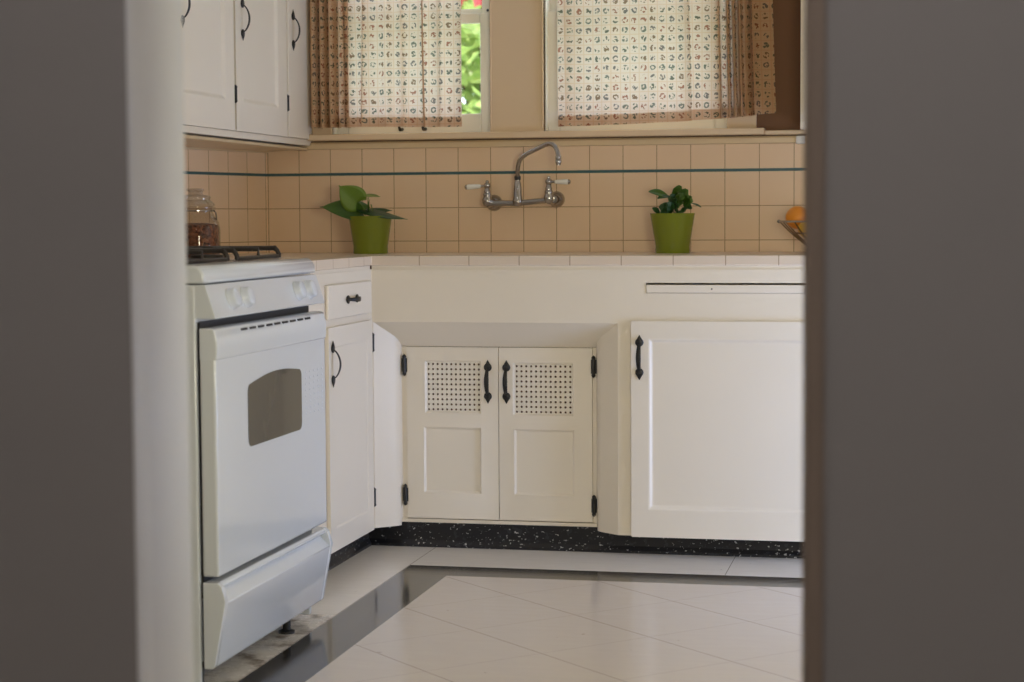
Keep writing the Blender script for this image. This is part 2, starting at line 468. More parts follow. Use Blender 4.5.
# windows
def window(name, x0, x1, y=.035):
    st = .042
    w = bpy.data.objects.new(name, None); COL.objects.link(w); w['kind'] = 'structure'
    bm = B()  # lower sash in front, upper sash behind
    for (z0, z1, yy, br, trl) in ((ZS+.012, 1.676, y, .066, .032), (1.664, ZT, y+.03, .030, .04)):
        box(bm, x0, x0+st, yy, yy+.028, z0, z1); box(bm, x1-st, x1, yy, yy+.028, z0, z1)
        box(bm, x0+st, x1-st, yy, yy+.028, z0, z0+br); box(bm, x0+st, x1-st, yy, yy+.028, z1-trl, z1)
    f = obj('sash_frame', bm, M['white_paint'], w, bevel=.003)
    bm = B()
    for (z0, z1, yy) in ((ZS+.07, 1.646, y+.012), (1.69, ZT-.03, y+.042)):
        box(bm, x0+st-.005, x1-st+.005, yy, yy+.003, z0, z1)
    obj('glass_pane', bm, M['pane'], w)
    return w
w1 = window('window_1', *WIN[0]); w2 = window('window_2', *WIN[1])
for lx in (.468, .548):
    bm = B(); tube(bm, [(lx, .036, 1.300), (lx, .010, 1.298), (lx, -.004, 1.306)], [.006, .006, .004], 8)
    obj('sash_lift', bm, M['iron'], w1, smooth=True)
bm = B(); sphere(bm, (.764, .028, 1.684), .0045); obj('sash_latch', bm, M['iron'], w1, smooth=True)
# casings
for i, (x0, x1, zz) in enumerate(((.17, .238, 0), (.779, .957, 0), (1.552, 1.645, 0))):
    bm = B(); box(bm, x0, x1, -.012, 0, 1.284, ZT+.05)
    if i == 1:
        box(bm, .951, .957, -.018, .02, 1.284, ZT+.05); box(bm, .779, .784, -.014, .02, 1.284, ZT+.05)
    struct('trim_%d' % (12+i), bm, M['casing'], bevel=.002)
# jamb liners in the openings
for i, (x0, x1) in enumerate(WIN):
    bm = B(); box(bm, x0-.002, x0+.004, .0, .16, ZS, ZT); box(bm, x1-.004, x1+.002, .0, .16, ZS, ZT)
    box(bm, x0, x1, .06, .2, ZS-.01, ZS+.012); box(bm, x0, x1, 0, .16, ZT-.006, ZT+.002)
    struct('trim_%d' % (15+i), bm, M['white_paint'])

# ------------------------------------------------------------------ curtains
def curtain(name, label, x0, x1, zb, folds, yc=-.058, ztop=2.02, flare=0.0, seed=0):
    """cloth whose folds double back on themselves (three layers where it overlaps); print follows the cloth"""
    nx, nz = 420, 30
    t = thing(name, label, 'curtain', ((x0+x1)/2, yc, zb(0.5)), 'printed window curtains')
    def P(u, v):
        dx, dy = folds(u, v); z0 = zb(u)
        return Vector((x0+(x1-x0)*u + dx + flare*u*u*(1-v), yc+dy, z0+(ztop-z0)*v))
    rows = [[P(i/nx, j/nz) for i in range(nx+1)] for j in range(nz+1)]
    ref = rows[nz//3]; a = [0.0]
    for p, q in zip(ref, ref[1:]): a.append(a[-1]+math.hypot(q.x-p.x, q.y-p.y))
    def sheet(nm, rws, dy=0.0):
        bm = B(); uvl = bm.loops.layers.uv.new('UVMap')
        g = [[bm.verts.new(p+Vector((0, dy, 0))) for p in rw] for rw in rws]
        for j in range(len(g)-1):
            for i in range(nx):
                f = bm.faces.new((g[j][i], g[j][i+1], g[j+1][i+1], g[j+1][i]))
                for l, (jj, ii) in zip(f.loops, ((j, i), (j, i+1), (j+1, i+1), (j+1, i))):
                    l[uvl].uv = (a[ii]+seed, rws[jj][ii].z)
        obj(nm, bm, M['cloth'], t, smooth=True, angle=180)
    sheet('cloth', rows)
    sheet('hem', [rows[0], [p+Vector((0, 0, .034)) for p in rows[0]]], .0022)   # turned-up second layer
    bm = B(); tube(bm, [(x0-.05, yc, ztop-.01), (x1+.05, yc, ztop-.01)], .006)
    obj('rod', bm, M['white_paint'], t, smooth=True)
    return t
def f1(u, v):
    k = .245
    jit = .05*math.sin(9*u+1.7*v)+.035*math.sin(23*u)
    if u < k:
        ph = PI*(3.9*u/k+.33+.35*jit+.10*v*math.sin(14*u))
        return .0016*math.sin(2*ph)*min(1, u/.03), .052*(1-abs(math.sin(ph)))**2.6 - .012*abs(math.sin(ph))
    t = (u-k)/(1-k); ph = 2*PI*(3.75+5.6*t+jit*2.2)
    e = .55+.45*math.sin(11*t+.8)
    w = min(1, (1-t)/.05)
    return .0150*e*math.sin(ph)*w, (.010*min(1, t*9)+.016*max(0, 1-t*9))*math.cos(ph)*(.5+.5*e)
def f2(u, v):
    jit = .05*math.sin(8*u+1.5*v)+.03*math.sin(21*u+1)
    g = math.exp(-((u-.83)/.10)**4)
    F = 5.3*u + 3.4*(1/(1+math.exp(-(u-.82)/.025)))
    ph = 2*PI*(F+.2+jit*2); e = .55+.45*math.sin(9*u+2)
    w = min(1, u/.04, (1-u)/.04)
    return (.0165*e*(1-g)+.0095*g)*math.sin(ph)*w, (.010*(.5+.5*e)*(1-g)+.028*g)*math.cos(ph)
curtain('printed_curtain', 'small-print curtain bunched at its left beside the wall cabinet, bare glass strip at its right', .186, .695,
        lambda u: 1.304+.002*math.sin(u*5), f1, seed=.0)
curtain('printed_curtain', 'small-print curtain above the pot right of the faucet, hem rising to the right', 1.013, 1.688,
        lambda u: 1.297+.012*u+.020*u**3, f2, flare=.022, seed=.37)

# ------------------------------------------------------------------ hardware
def pull_bm(L=.132, out=.021):
    """iron spade pull: along z, projecting to -y"""
    bm = B(); h = L/2; c = h-.022
    for s_ in (-1, 1):
        sphere(bm, (0, -.003, s_*c), .0125, (1, .35, 1.0), 16, 10)
        T = Matrix.Rotation(0 if s_ > 0 else PI, 4, 'X')
        lathe(bm, [(.0095, 0), (.0035, .010), (.0012, .0145), (0, .0155)], (0, -.003, s_*(c+.007)), 10, T @ Matrix.Diagonal((1, .45, 1, 1)))
    K = 18; rings = []
    for i in range(K+1):
        t = i/K; a = PI*t; y = -.003-out*math.sin(a)**.6; z = -c+.003+(2*c-.006)*t
        t2 = min(1, max(0, t+.01)); t1 = max(0, t-.01)
        dy = -out*(math.sin(PI*t2)**.6-math.sin(PI*t1)**.6); dz = (2*c-.006)*(t2-t1); l = math.hypot(dy, dz) or 1
        ny, nz_ = -dz/l, dy/l
        hw = .0042+.0032*math.sin(a); ht = .0019
        rings.append([bm.verts.new((hw*math.cos(2*PI*k/10), y+ny*ht*math.sin(2*PI*k/10), z+nz_*ht*math.sin(2*PI*k/10))) for k in range(10)])
    for p_, q_ in zip(rings, rings[1:]):
        for k in range(10): bm.faces.new((p_[k], p_[(k+1) % 10], q_[(k+1) % 10], q_[k]))
    bm.faces.new(rings[0][::-1]); bm.faces.new(rings[-1])
    return bm
_pull = {}
def pull(parent, pos, face='y', horiz=False, name='handle'):
    key = (face, horiz)
    bm = pull_bm()
    T = Matrix.Translation(pos)
    if face == 'x': T = T @ Matrix.Rotation(PI/2, 4, 'Z')
    if horiz: T = T @ Matrix.Rotation(PI/2, 4, 'Y')
    xform(bm, T)
    o = obj(name, bm, M['iron'], parent, smooth=True, angle=60)
    o.matrix_parent_inverse = Matrix.Identity(4) if parent.type != 'EMPTY' else o.matrix_parent_inverse
    return o
def hinge(parent, pos, face='y', h=.062):
    bm = B()
    tube(bm, [(0, -.004, -h/2+.006), (0, -.004, h/2-.006)], .0055, 10)
    for s_ in (-1, 1):
        T = Matrix.Rotation(0 if s_ > 0 else PI, 4, 'X')
        lathe(bm, [(.004, -.001), (.0068, .002), (.005, .006), (0, .010)], (0, -.004, s_*(h/2-.007)), 10, T)
    box(bm, -.008, .008, -.0025, .002, -h/2+.010, h/2-.010)
    T = Matrix.Translation(pos)
    if face == 'x': T = T @ Matrix.Rotation(PI/2, 4, 'Z')
    xform(bm, T)
    o = obj('hinge', bm, M['iron'], parent, smooth=True, angle=60); return o

def panel_door_bm(w, h, th, panel, rec=.007, bev=.006):
    """slab in local x,z with front at y=0 (towards -y), a recessed bevelled panel (x0,x1,z0,z1)"""
    panels = panel if isinstance(panel, list) else [panel]
    return w, h, th, panels, rec, bev
def door_mesh(bm, x0, x1, z0, z1, yf, th, panels, holes=(), rec=.007, bev=.006):
    """front at y=yf facing -y; panels recessed with a bevel; holes are left open right through"""
    xs = sorted({x0, x1, *[p[0] for p in panels+list(holes)], *[p[1] for p in panels+list(holes)]})
    zs = sorted({z0, z1, *[p[2] for p in panels+list(holes)], *[p[3] for p in panels+list(holes)]})
    def q(pts): bm.faces.new([bm.verts.new(p) for p in pts])
    for i in range(len(xs)-1):
        for j in range(len(zs)-1):
            cx, cz = (xs[i]+xs[i+1])/2, (zs[j]+zs[j+1])/2
            if any(p[0] < cx < p[1] and p[2] < cz < p[3] for p in list(panels)+list(holes)): continue
            q([(xs[i], yf, zs[j]), (xs[i+1], yf, zs[j]), (xs[i+1], yf, zs[j+1]), (xs[i], yf, zs[j+1])])
    for (a, b, c, d) in panels:
        A = [(a, yf, c), (b, yf, c), (b, yf, d), (a, yf, d)]
        Bq = [(a+bev, yf+rec, c+bev), (b-bev, yf+rec, c+bev), (b-bev, yf+rec, d-bev), (a+bev, yf+rec, d-bev)]
        for k in range(4): q([A[k], A[(k+1) % 4], Bq[(k+1) % 4], Bq[k]])
        q(Bq)
    for (a, b, c, d) in holes:
        A = [(a, yf, c), (b, yf, c), (b, yf, d), (a, yf, d)]
        Bq = [(a+bev, yf+rec, c+bev), (b-bev, yf+rec, c+bev), (b-bev, yf+rec, d-bev), (a+bev, yf+rec, d-bev)]
        for k in range(4): q([A[k], A[(k+1) % 4], Bq[(k+1) % 4], Bq[k]])
        Cq = [(p[0], yf+th, p[2]) for p in Bq]
        for k in range(4): q([Bq[k], Bq[(k+1) % 4], Cq[(k+1) % 4], Cq[k]])
    O = [(x0, yf, z0), (x1, yf, z0), (x1, yf, z1), (x0, yf, z1)]
    for k in range(4):
        a, b = O[k], O[(k+1) % 4]; q([a, b, (b[0], yf+th, b[2]), (a[0], yf+th, a[2])])
    # back, with the same openings
    xs2 = sorted({x0, x1, *[t for p in holes for t in (p[0]+bev, p[1]-bev)]}); zs2 = sorted({z0, z1, *[t for p in holes for t in (p[2]+bev, p[3]-bev)]})
    for i in range(len(xs2)-1):
        for j in range(len(zs2)-1):
            cx, cz = (xs2[i]+xs2[i+1])/2, (zs2[j]+zs2[j+1])/2
            if any(p[0] < cx < p[1] and p[2] < cz < p[3] for p in holes): continue
            q([(xs2[i], yf+th, zs2[j]), (xs2[i+1], yf+th, zs2[j]), (xs2[i+1], yf+th, zs2[j+1]), (xs2[i], yf+th, zs2[j+1])])
    bmesh.ops.remove_doubles(bm, verts=bm.verts[:], dist=1e-6)
def face_x(bm, xf):
    """turn a mesh built facing -y (x=run, y=depth) so that it faces +x with its front at xf; run x -> world y"""
    for v in bm.verts:
        x, y, z = v.co; v.co = (xf - y, x, z)

def grille_bm(x0, x1, z0, z1, nx, nz, y, th=.004, r=.0036):
    """plate with nx by nz round punched holes"""
    bm = B(); cw, ch = (x1-x0)/nx, (z1-z0)/nz
    ang = [PI/4+2*PI*k/8 for k in range(8)]
    for i in range(nx):
        for j in range(nz):
            ax, bx_, az, bz = x0+cw*i, x0+cw*(i+1), z0+ch*j, z0+ch*(j+1)
            cx, cz = (ax+bx_)/2, (az+bz)/2
            outer = [(bx_, bz), (cx, bz), (ax, bz), (ax, cz), (ax, az), (cx, az), (bx_, az), (bx_, cz)]
            V = [bm.verts.new((p[0], y, p[1])) for p in outer]
            H = [bm.verts.new((cx+r*math.cos(t), y, cz+r*math.sin(t))) for t in ang]
            G = [bm.verts.new((cx+r*math.cos(t), y+th, cz+r*math.sin(t))) for t in ang]
            for k in range(8):
                l = (k+1) % 8
                bm.faces.new((V[k], V[l], H[l], H[k])); bm.faces.new((H[k], H[l], G[l], G[k]))
    bmesh.ops.remove_doubles(bm, verts=bm.verts[:], dist=1e-6)
    return bm

# ------------------------------------------------------------------ countertop
t_ct = B()
prism(t_ct, [(XR, -.0085), (.004, -.0085), (-.384, -1.6), (-.384, -1.605), (XL, -1.605), (XL, -D), (XR, -D)], 'z', .863, ZC)
ct = obj('countertop', t_ct, M['counter'], bevel=.003)
ct['label'] = 'cream tiled L-shaped countertop with tile edging, below the tan backsplash'; ct['category'] = 'countertop'

# ------------------------------------------------------------------ sink base with recessed doors
YD = -.505
sb = thing('sink_cabinet', 'cream sink base cabinet with two punched-grille doors in a rounded recess', 'cabinet', (.91, -.3, 0))
bm = B()
box(bm, XL, 1.329, -D, -.50, .693, .852)                   # apron
box(bm, XL-.0, 1.329, -D+.004, -.50, .852, .863)           # rail under the tile edge
prism(bm, [(-D, .693), (YD+.004, .616), (-.48, .616), (-.48, .693)], 'x', XL+.004, 1.29)  # sloped head of the recess
def cheek(xa, xb, sgn, ext):
    w_ = abs(xb-xa)
    pts = [(xa-sgn*ext, -D), (xa, -D)]
    for fx, dy in ((.30, .019), (.60, .037), (.78, .049), (.89, .058), (.96, .067), (1.0, .080)):
        pts.append((xa+sgn*w_*fx, -D+dy))
    pts += [(xb, -.48), (xa-sgn*ext, -.48)]
    return pts
prism(bm, cheek(.541, .606, 1, .0035), 'z', .064, .693)
prism(bm, cheek(1.289, 1.213, -1, .004), 'z', .064, .693)
box(bm, 1.293, 1.329, -D, -.50, .064, .693)
box(bm, .606, 1.213, -.510, -.48, .073, .084)              # worn sill under the doors
box(bm, .600, .6215, -.501, -.48, .084, .62); box(bm, 1.1995, 1.22, -.501, -.48, .084, .62); box(bm, .6, 1.22, -.501, -.48, .6145, .64)
box(bm, .55, .56, -.48, -.01, .07, .86); box(bm, 1.31, 1.325, -.48, -.01, .07, .86); box(bm, .55, 1.32, -.48, -.01, .07, .082)
obj('cabinet_frame', bm, M['cream_old'], sb, smooth=True, angle=30)
def sink_door(x0, x1, gx, px, hx, hzx, hname, gz, pz):
    bm = B(); door_mesh(bm, x0, x1, .0865, .6130, YD, .018, [(px[0], px[1], pz[0], pz[1])], [(gx[0], gx[1], gz[0], gz[1])], rec=.006, bev=.005)
    d = obj('door', bm, M['cream'], sb, bevel=.0015)
    g_ = grille_bm(gx[0]+.002, gx[1]-.002, gz[0]+.002, gz[1]-.002, 12, 10, YD+.006)
    obj('grille', g_, M['cream'], d)
    pull(d, (hx, YD, .5085))
    for z in ((.557, .158) if hname == 'l' else (.558, .138)): hinge(d, (hzx, YD-.001, z))
    for ch in d.children: ch.matrix_parent_inverse = d.matrix_world.inverted() if False else ch.matrix_parent_inverse
    return d
sink_door(.6225, .9095, (.681, .857), (.676, .855), .8780, .6165, 'l', (.412, .570), (.166, .366))
sink_door(.9115, 1.1985, (.956, 1.140), (.959, 1.143), .9355, 1.2035, 'r', (.408, .566), (.166, .364))

# ------------------------------------------------------------------ right base cabinet
rb = thing('base_cabinet', 'cream base cabinet right of the sink recess, one wide panelled door under a pull-out board', 'cabinet', (2.1, -.3, 0))
bm = B()
S0, S1, Z0, Z1 = 1.373, 1.93, .782, .812
box(bm, 1.329, XR, -D, -D+.02, .064, Z0); box(bm, 1.329, XR, -D, -D+.02, Z1, .852)
box(bm, 1.329, S0, -D, -D+.02, Z0, Z1); box(bm, S1, XR, -D, -D+.02, Z0, Z1)
box(bm, 1.329, XR, -D+.004, -D+.03, .852, .863)
box(bm, 1.329, XR, -D+.02, -.01, .064, .074); box(bm, 1.329, 1.345, -D+.02, -.01, .074, .863); box(bm, XR-.02, XR, -D+.02, -.01, .074, .863)
obj('cabinet_frame', bm, M['cream_old'], rb)
bm = B(); box(bm, S0+.001, S1-.002, -D-.003, -.10, Z0+.001, Z1-.0055)
bb = obj('bread_board', bm, M['cream'], rb, bevel=.0015)
bm = B(); sphere(bm, (1.566, -D-.003, .7945), .0024, (1, .4, 1), 8, 6); obj('nail', bm, M['dark'], bb)
bm = B(); door_mesh(bm, 1.3305, 2.02, .0625, .7005, -D-.014, .013, [(1.384, 1.97, .147, .647)], rec=.008, bev=.008)
d = obj('door', bm, M['cream'], rb, bevel=.003)
pull(d, (1.3555, -D-.014, .594))

# ------------------------------------------------------------------ left base cabinet
lb = thing('base_cabinet', 'narrow cream base cabinet between the stove and the corner, drawer above a door', 'cabinet', (.27, -1.1, 0))
bm = B()
box(bm, XL-.02, XL, -1.605, -D, .065, .852); box(bm, XL-.024, XL-.004, -1.605, -D, .852, .863)
box(bm, .0, XL-.02, -1.605, -1.59, .065, .863); box(bm, .02, XL-.02, -1.59, -D, .065, .08)
obj('cabinet_frame', bm, M['cream_old'], lb)
def lx_door(name, y0, y1, z0, z1, panels, th=.012):
    bm = B(); door_mesh(bm, y0, y1, z0, z1, -th, th-.0005, panels, rec=.003, bev=.004); face_x(bm, XL); 
    return obj(name, bm, M['cream'], lb, bevel=.004)
dr = lx_door('drawer', -1.052, -.622, .722, .820, [])
pull(dr, (XL+.012, -.830, .773), 'x', True, 'drawer_pull')
dd = lx_door('door', -1.057, -.622, .066, .701, [(-1.0, -.675, .13, .645)])
pull(dd, (XL+.012, -1.025, .598), 'x')
for z in (.632, .162): hinge(dd, (XL+.004, -.607, z), 'x', .055)

# ------------------------------------------------------------------ wall cabinets
XU = .170
uc = thing('wall_cabinet', 'cream wall cabinet at upper left with three panelled doors and black iron pulls', 'cabinet', (.09, -.8, 1.247))
bm = B()
prism(bm, [(.0, -.012), (XU-.012, -.012), (XU-.012, -1.9), (-.47, -1.9)], 'z', 1.247, 1.262)
box(bm, XU-.040, XU-.0205, -1.9, -1.20, 1.247, 2.35); box(bm, XU-.040, XU-.0205, -.275, -.240, 1.247, 2.35); box(bm, XU-.040, XU-.0205, -.02, -.002, 1.247, 2.35); box(bm, XU-.040, XU-.0205, -1.2, -.002, 2.22, 2.35); box(bm, XU-.022, XU-.006, -1.9, -.002, 1.247, 1.2674)
box(bm, -.40, XU-.04, -1.9, -1.885, 1.262, 2.35)
obj('cabinet_frame', bm, M['cream_old'], uc, bevel=.002)
for (y0, y1, pz, hy, hz, hg) in ((-1.215, -.7490, (-1.165, -.8215), -1.157, 1.598, -.741), (-.7340, -.267, (-.670, -.350), -.676, 1.604, -.262), (-.248, -.012, None, -.203, 1.613, None)):
    bm = B(); door_mesh(bm, y0, y1, 1.268, 2.25, -.0205, .020, [(pz[0], pz[1], 1.355, 2.17)] if pz else [], rec=.009, bev=.012); face_x(bm, XU-.020)
    d = obj('door', bm, M['cream'], uc, bevel=.003)
    pull(d, (XU, hy, hz), 'x')
    if hg: hinge(d, (XU-.004, hg, 1.376), 'x', .050)
ru = thing('wall_cabinet', 'cream wall cabinet at upper right, its edge showing beside the doorway', 'cabinet', (2.2, -.17, 1.265))
bm = B(); box(bm, 1.803, XR, -.325, -.004, 1.277, 2.35); box(bm, 1.803, XR, -.328, -.29, 1.265, 1.29)
obj('cabinet_frame', bm, M['cream_old'], ru, bevel=.002)
for x0, x1 in ((1.82, 2.42), (2.43, 3.03)):
    bm = B(); door_mesh(bm, x0, x1, 1.30, 2.25, -.343, .017, [(x0+.06, x1-.06, 1.36, 2.18)])
    obj('door', bm, M['cream'], ru, bevel=.003)

# ------------------------------------------------------------------ stove
Y0, Y1 = -2.372, -1.613
sv = thing('gas_stove', 'white gas stove with small arched oven window and black cast-iron grates', 'stove', (.36, -2.0, 0))
bm = B(); box(bm, .03, .672, Y0+.012, Y1-.012, .062, .868); box(bm, .03, .672, Y0, Y0+.012, .014, .868); box(bm, .03, .672, Y1-.012, Y1, .014, .868)
obj('body', bm, M['enamel'], sv, bevel=.004)
bm = B(); box(bm, .6725, .678, Y0+.012, Y1-.012, .20, .79)
obj('recess', bm, M['dark'], sv)
bm = B(); prism(bm, [(.02, .871), (.694, .871), (.692, .893), (.682, .906), (.672, .909), (.02, .909)], 'y', Y0, Y1)
obj('cooktop', bm, M['enamel'], sv, bevel=.006)
bm = B(); prism(bm, [(.65, .8685), (.694, .8685), (.717, .7985), (.715, .7965), (.65, .7965)], 'y', Y0+.002, Y1-.002)
obj('control_panel', bm, M['enamel'], sv, bevel=.003)
KY = (-2.245, -2.157, -1.795, -1.710)
nrm = Vector((.0715, 0, .023)).normalized(); ax = math.atan2(nrm.x, nrm.z)
for i, y in enumerate(KY):
    T = Matrix.Translation((.7055, y, .8335)) @ Matrix.Rotation(ax, 4, 'Y')
    bm = B(); lathe(bm, [(0, 0), (.0245, 0), (.0245, .002), (.0218, .0035), (.0212, .013), (.0195, .0165), (.015, .018), (0, .018)], (0, 0, 0), 32, T)
    kn = obj('knob', bm, M['enamel_knob'], sv, smooth=True, angle=60)
bm = B(); box(bm, .6795, .716, Y0, Y1, .248, .716)
od = obj('oven_door', bm, M['enamel'], sv, bevel=.006, seg=3)
bm = B()
gp = [(.6795, .777), (.706, .777), (.713, .774), (.717, .762), (.7195, .748), (.7195, .722), (.7175, .709), (.6795, .709)]
prism(bm, gp, 'y', Y0, Y1)
obj('door_handle', bm, M['enamel'], od, smooth=True, bevel=.003)
bm = B()
for i in range(9):
    y = -2.215+.0555*i; box(bm, .709, .7178, y, y+.037, .7635, .7685)
obj('vent_slot', bm, M['dark'], od)
# arched oven window
pts = []
def arc(cx, cz, r, a0, a1, n=5):
    for k in range(n+1):
        a = a0+(a1-a0)*k/n; pts.append((cx+r*math.cos(a), cz+r*math.sin(a)))
wy0, wy1, wz0, wz1, rr = -2.178, -1.806, .5035, .643, .018
arc(wy0+rr, wz0+rr, rr, PI, 1.5*PI); arc(wy1-rr, wz0+rr, rr, 1.5*PI, 2*PI); arc(wy1-rr, wz1-rr+.006, rr, 0, PI/2)
for k in range(1, 12):
    t = k/12; y = (wy1-rr)+(wy0+rr-wy1+rr)*t; pts.append((y, wz1+.006-.006*t+.013*math.sin(PI*t)))
arc(wy0+rr, wz1-rr, rr, PI/2, PI)
bm = B(); prism(bm, pts, 'x', .712, .7172)
obj('oven_window', bm, M['window_dark'], od, smooth=True)
DOT = paint('vent_dot_grey', (192, 199, 210), .3, .02, 20, 0)
for i in range(5):
    for j in range(8):
        bm = B(); lathe(bm, [(.0035, 0), (.003, .0008), (0, .001)], (.716, -1.770+.032*i, .537+.0143*j), 8, Matrix.Rotation(PI/2, 4, 'Y'))
        obj('vent_dot', bm, DOT, od)
# storage drawer
bm = B()
full = [(.6795, .236), (.712, .236), (.722, .228), (.730, .196), (.704, .056), (.698, .050), (.6795, .050)]
rec_ = [(.6795, .236), (.712, .236), (.717, .229), (.717, .224), (.702, .218), (.728, .192), (.704, .056), (.698, .050), (.6795, .050)]
prism(bm, full, 'y', Y0, Y0+.018); prism(bm, rec_, 'y', Y0+.018, Y1-.018); prism(bm, full, 'y', Y1-.018, Y1)
obj('storage_drawer', bm, M['enamel'], sv, smooth=True, bevel=.002)
for y in (Y0+.022, Y1-.16):
    for x in (.10, .66):
        bm = B(); lathe(bm, [(0, 0), (.02, 0), (.02, .006), (.010, .010), (.010, .062), (0, .062)], (x, y, 0), 12)
        obj('foot', bm, M['dark'], sv, smooth=True)
# grates: frame, legs, fingers
def grate(y0, y1, zt=.934):
    x0, x1 = .085, .615; r = .0058
    bm = B(); zb = .912
    yc = (y0+y1)/2
    for y in (y0, y1):
        tube(bm, smooth_path([(x0, y, zb), (x0, y, zt-.012), (x0+.012, y, zt), (x0+.05, y, zt), (x1-.05, y, zt), (x1-.012, y, zt), (x1, y, zt-.012), (x1, y, zb)], 4), r, 8)
    tube(bm, [(x0, y0, zb+.003), (x0, y1, zb+.003)], .005, 8); tube(bm, [(x1, y0, zb+.003), (x1, y1, zb+.003)], .005, 8)
    for bx_ in (.215, .485):
        for dx, dy in ((1, 0), (-1, 0), (0, 1), (0, -1)):
            e = (bx_+dx*.135 if dx else bx_, yc+dy*(y1-y0)/2)
            i_ = (bx_+dx*.035, yc+dy*.035)
            if dx and not (x0+.01 < e[0] < x1-.01): e = (x0 if dx < 0 else x1, yc)
            zz = zt if dy else zt
            path = [(e[0], e[1], zb if dx else zt), (e[0], e[1], zt), (i_[0], i_[1], zt), (i_[0], i_[1], zt-.008)]
            tube(bm, path, .005, 8)
    tube(bm, [((x0+x1)/2, y0, zt), ((x0+x1)/2, y1, zt)], .005, 8)
    o = obj('grate', bm, M['cast'], sv, smooth=True, angle=60)
    for bx_ in (.215, .485):
        bm = B(); lathe(bm, [(0, .9088), (.055, .9088), (.055, .912), (.04, .914), (.04, .919), (.038, .921), (0, .922)], (bx_, yc, 0), 20)
        obj('burner', bm, M['cast'], sv, smooth=True)
grate(-2.335, -2.025); grate(-1.960, -1.665)

# ------------------------------------------------------------------ faucet
def FX(px): return .880+(px-518)*.00331
def FZ(py): return 1.052-(py-203)*.00324
fc = thing('wall_faucet', 'wall-mounted bridge faucet with bent spout and white porcelain lever handles', 'faucet', (.88, -.008, 1.05))
RX = Matrix.Rotation(PI/2, 4, 'X')
for px, py, r in ((493.5, 202.5, .027), (556.5, 199.5, .0265)):
    x, z = FX(px)-.009, FZ(py)
    bm = B(); lathe(bm, [(0, 0), (r, 0), (r, .004), (r*.92, .010), (r*.6, .019), (.013, .022), (.012, .050), (0, .050)], (x, -.008, z), 28, RX)
    obj('escutcheon', bm, M['steel'], fc, smooth=True)
bm = B()
zl, zr = FZ(203), FZ(201.5)
tube(bm, smooth_path([(FX(487), -.062, FZ(200)), (FX(493), -.062, zl), (FX(505), -.062, zl), (FX(518), -.062, FZ(203)), (FX(535), -.062, zr), (FX(546), -.062, FZ(200.5)), (FX(550), -.062, FZ(199))], 5), [.0125]*5+[.0105]*5+[.0092]*16+[.0105]*5, 14)
for px, py in ((487.5, 203), (549, 200.5)):
    lathe(bm, [(0, -.010), (.012, -.008), (.0165, .002), (.0165, .013), (.0125, .021), (.0135, .025), (.0135, .030), (.0105, .033), (.0115, .039), (.0085, .043), (.009, .048), (.006, .052)], (FX(px), -.062, FZ(py)), 18)
    tube(bm, [(FX(px), -.060, FZ(py)+.003), (FX(px)+.006, -.04, FZ(py)+.001), (FX(px)+.010, -.02, FZ(py))], .0145, 16)
lathe(bm, [(0, -.012), (.012, -.010), (.0175, .000), (.0175, .009), (.0155, .014), (.0160, .018), (.0140, .024), (.0125, .050), (.0110, .064), (.0092, .070), (.0092, .074)], (FX(518), -.062, FZ(203)), 20)
obj('bridge_body', bm, M['steel'], fc, smooth=True, angle=50)
bm = B(); lathe(bm, [(.0092, 0), (.0105, .002), (.0105, .012), (.0088, .014)], (FX(518), -.062, FZ(180)), 16)
obj('packing_nut', bm, M['iron'], fc, smooth=True)
bm = B()
sp = [(518, 178), (518, 172), (518.4, 166), (520.5, 159.5), (526, 154.5), (536, 149.5), (545, 145.3), (550, 144), (554.5, 146.5), (557.2, 152), (558, 157)]
tube(bm, smooth_path([(FX(a)+.0021*i*(927-a)/369, -.062-.010*i, FZ(b_)-.0005*i) for i, (a, b_) in enumerate(sp)], 5), .0072, 14)
ex, ez, ey = FX(558)+.021, FZ(157)-.005, -.162
lathe(bm, [(.0075, .004), (.0095, .002), (.0095, -.006), (.0082, -.008), (.0098, -.010), (.0098, -.018), (.0075, -.022), (.0075, -.026), (0, -.026)], (ex, ey, ez), 16)
obj('spout', bm, M['steel'], fc, smooth=True, angle=50)
for px, py, sg, L in ((487.5, 185.5, -1, 22), (549, 182, 1, 22)):
    x, z = FX(px), FZ(py); dz = FZ(py+(1.2 if sg < 0 else .4))-z
    bm = B(); sphere(bm, (x, -.062, z), .0115); sphere(bm, (x, -.062, z+.013), .0055)
    tube(bm, [(x, -.062, z), (x+sg*.024, -.065, z+dz*.3)], .0042, 10)
    e = Vector((x+sg*L*.00331, -.070, z+dz))
    h = obj('lever', bm, M['steel'], fc, smooth=True, angle=50)
    bm = B(); tube(bm, [e-Vector((sg*.008, 0, 0)), e-Vector((sg*.003, 0, 0)), e], [.008, .0075, .004], 12)
    obj('end_cap', bm, M['steel'], h, smooth=True, angle=50)
    bm = B(); s0 = Vector((x+sg*.021, -.0645, z+dz*.3)); s1 = e-Vector((sg*.007, 0, 0))
    tube(bm, [s0, s0.lerp(s1, .1), s0.lerp(s1, .5), s0.lerp(s1, .9), s1], [.005, .0065, .0078, .0088, .0075], 14)
    obj('porcelain_grip', bm, M['porcelain'], h, smooth=True, angle=50)

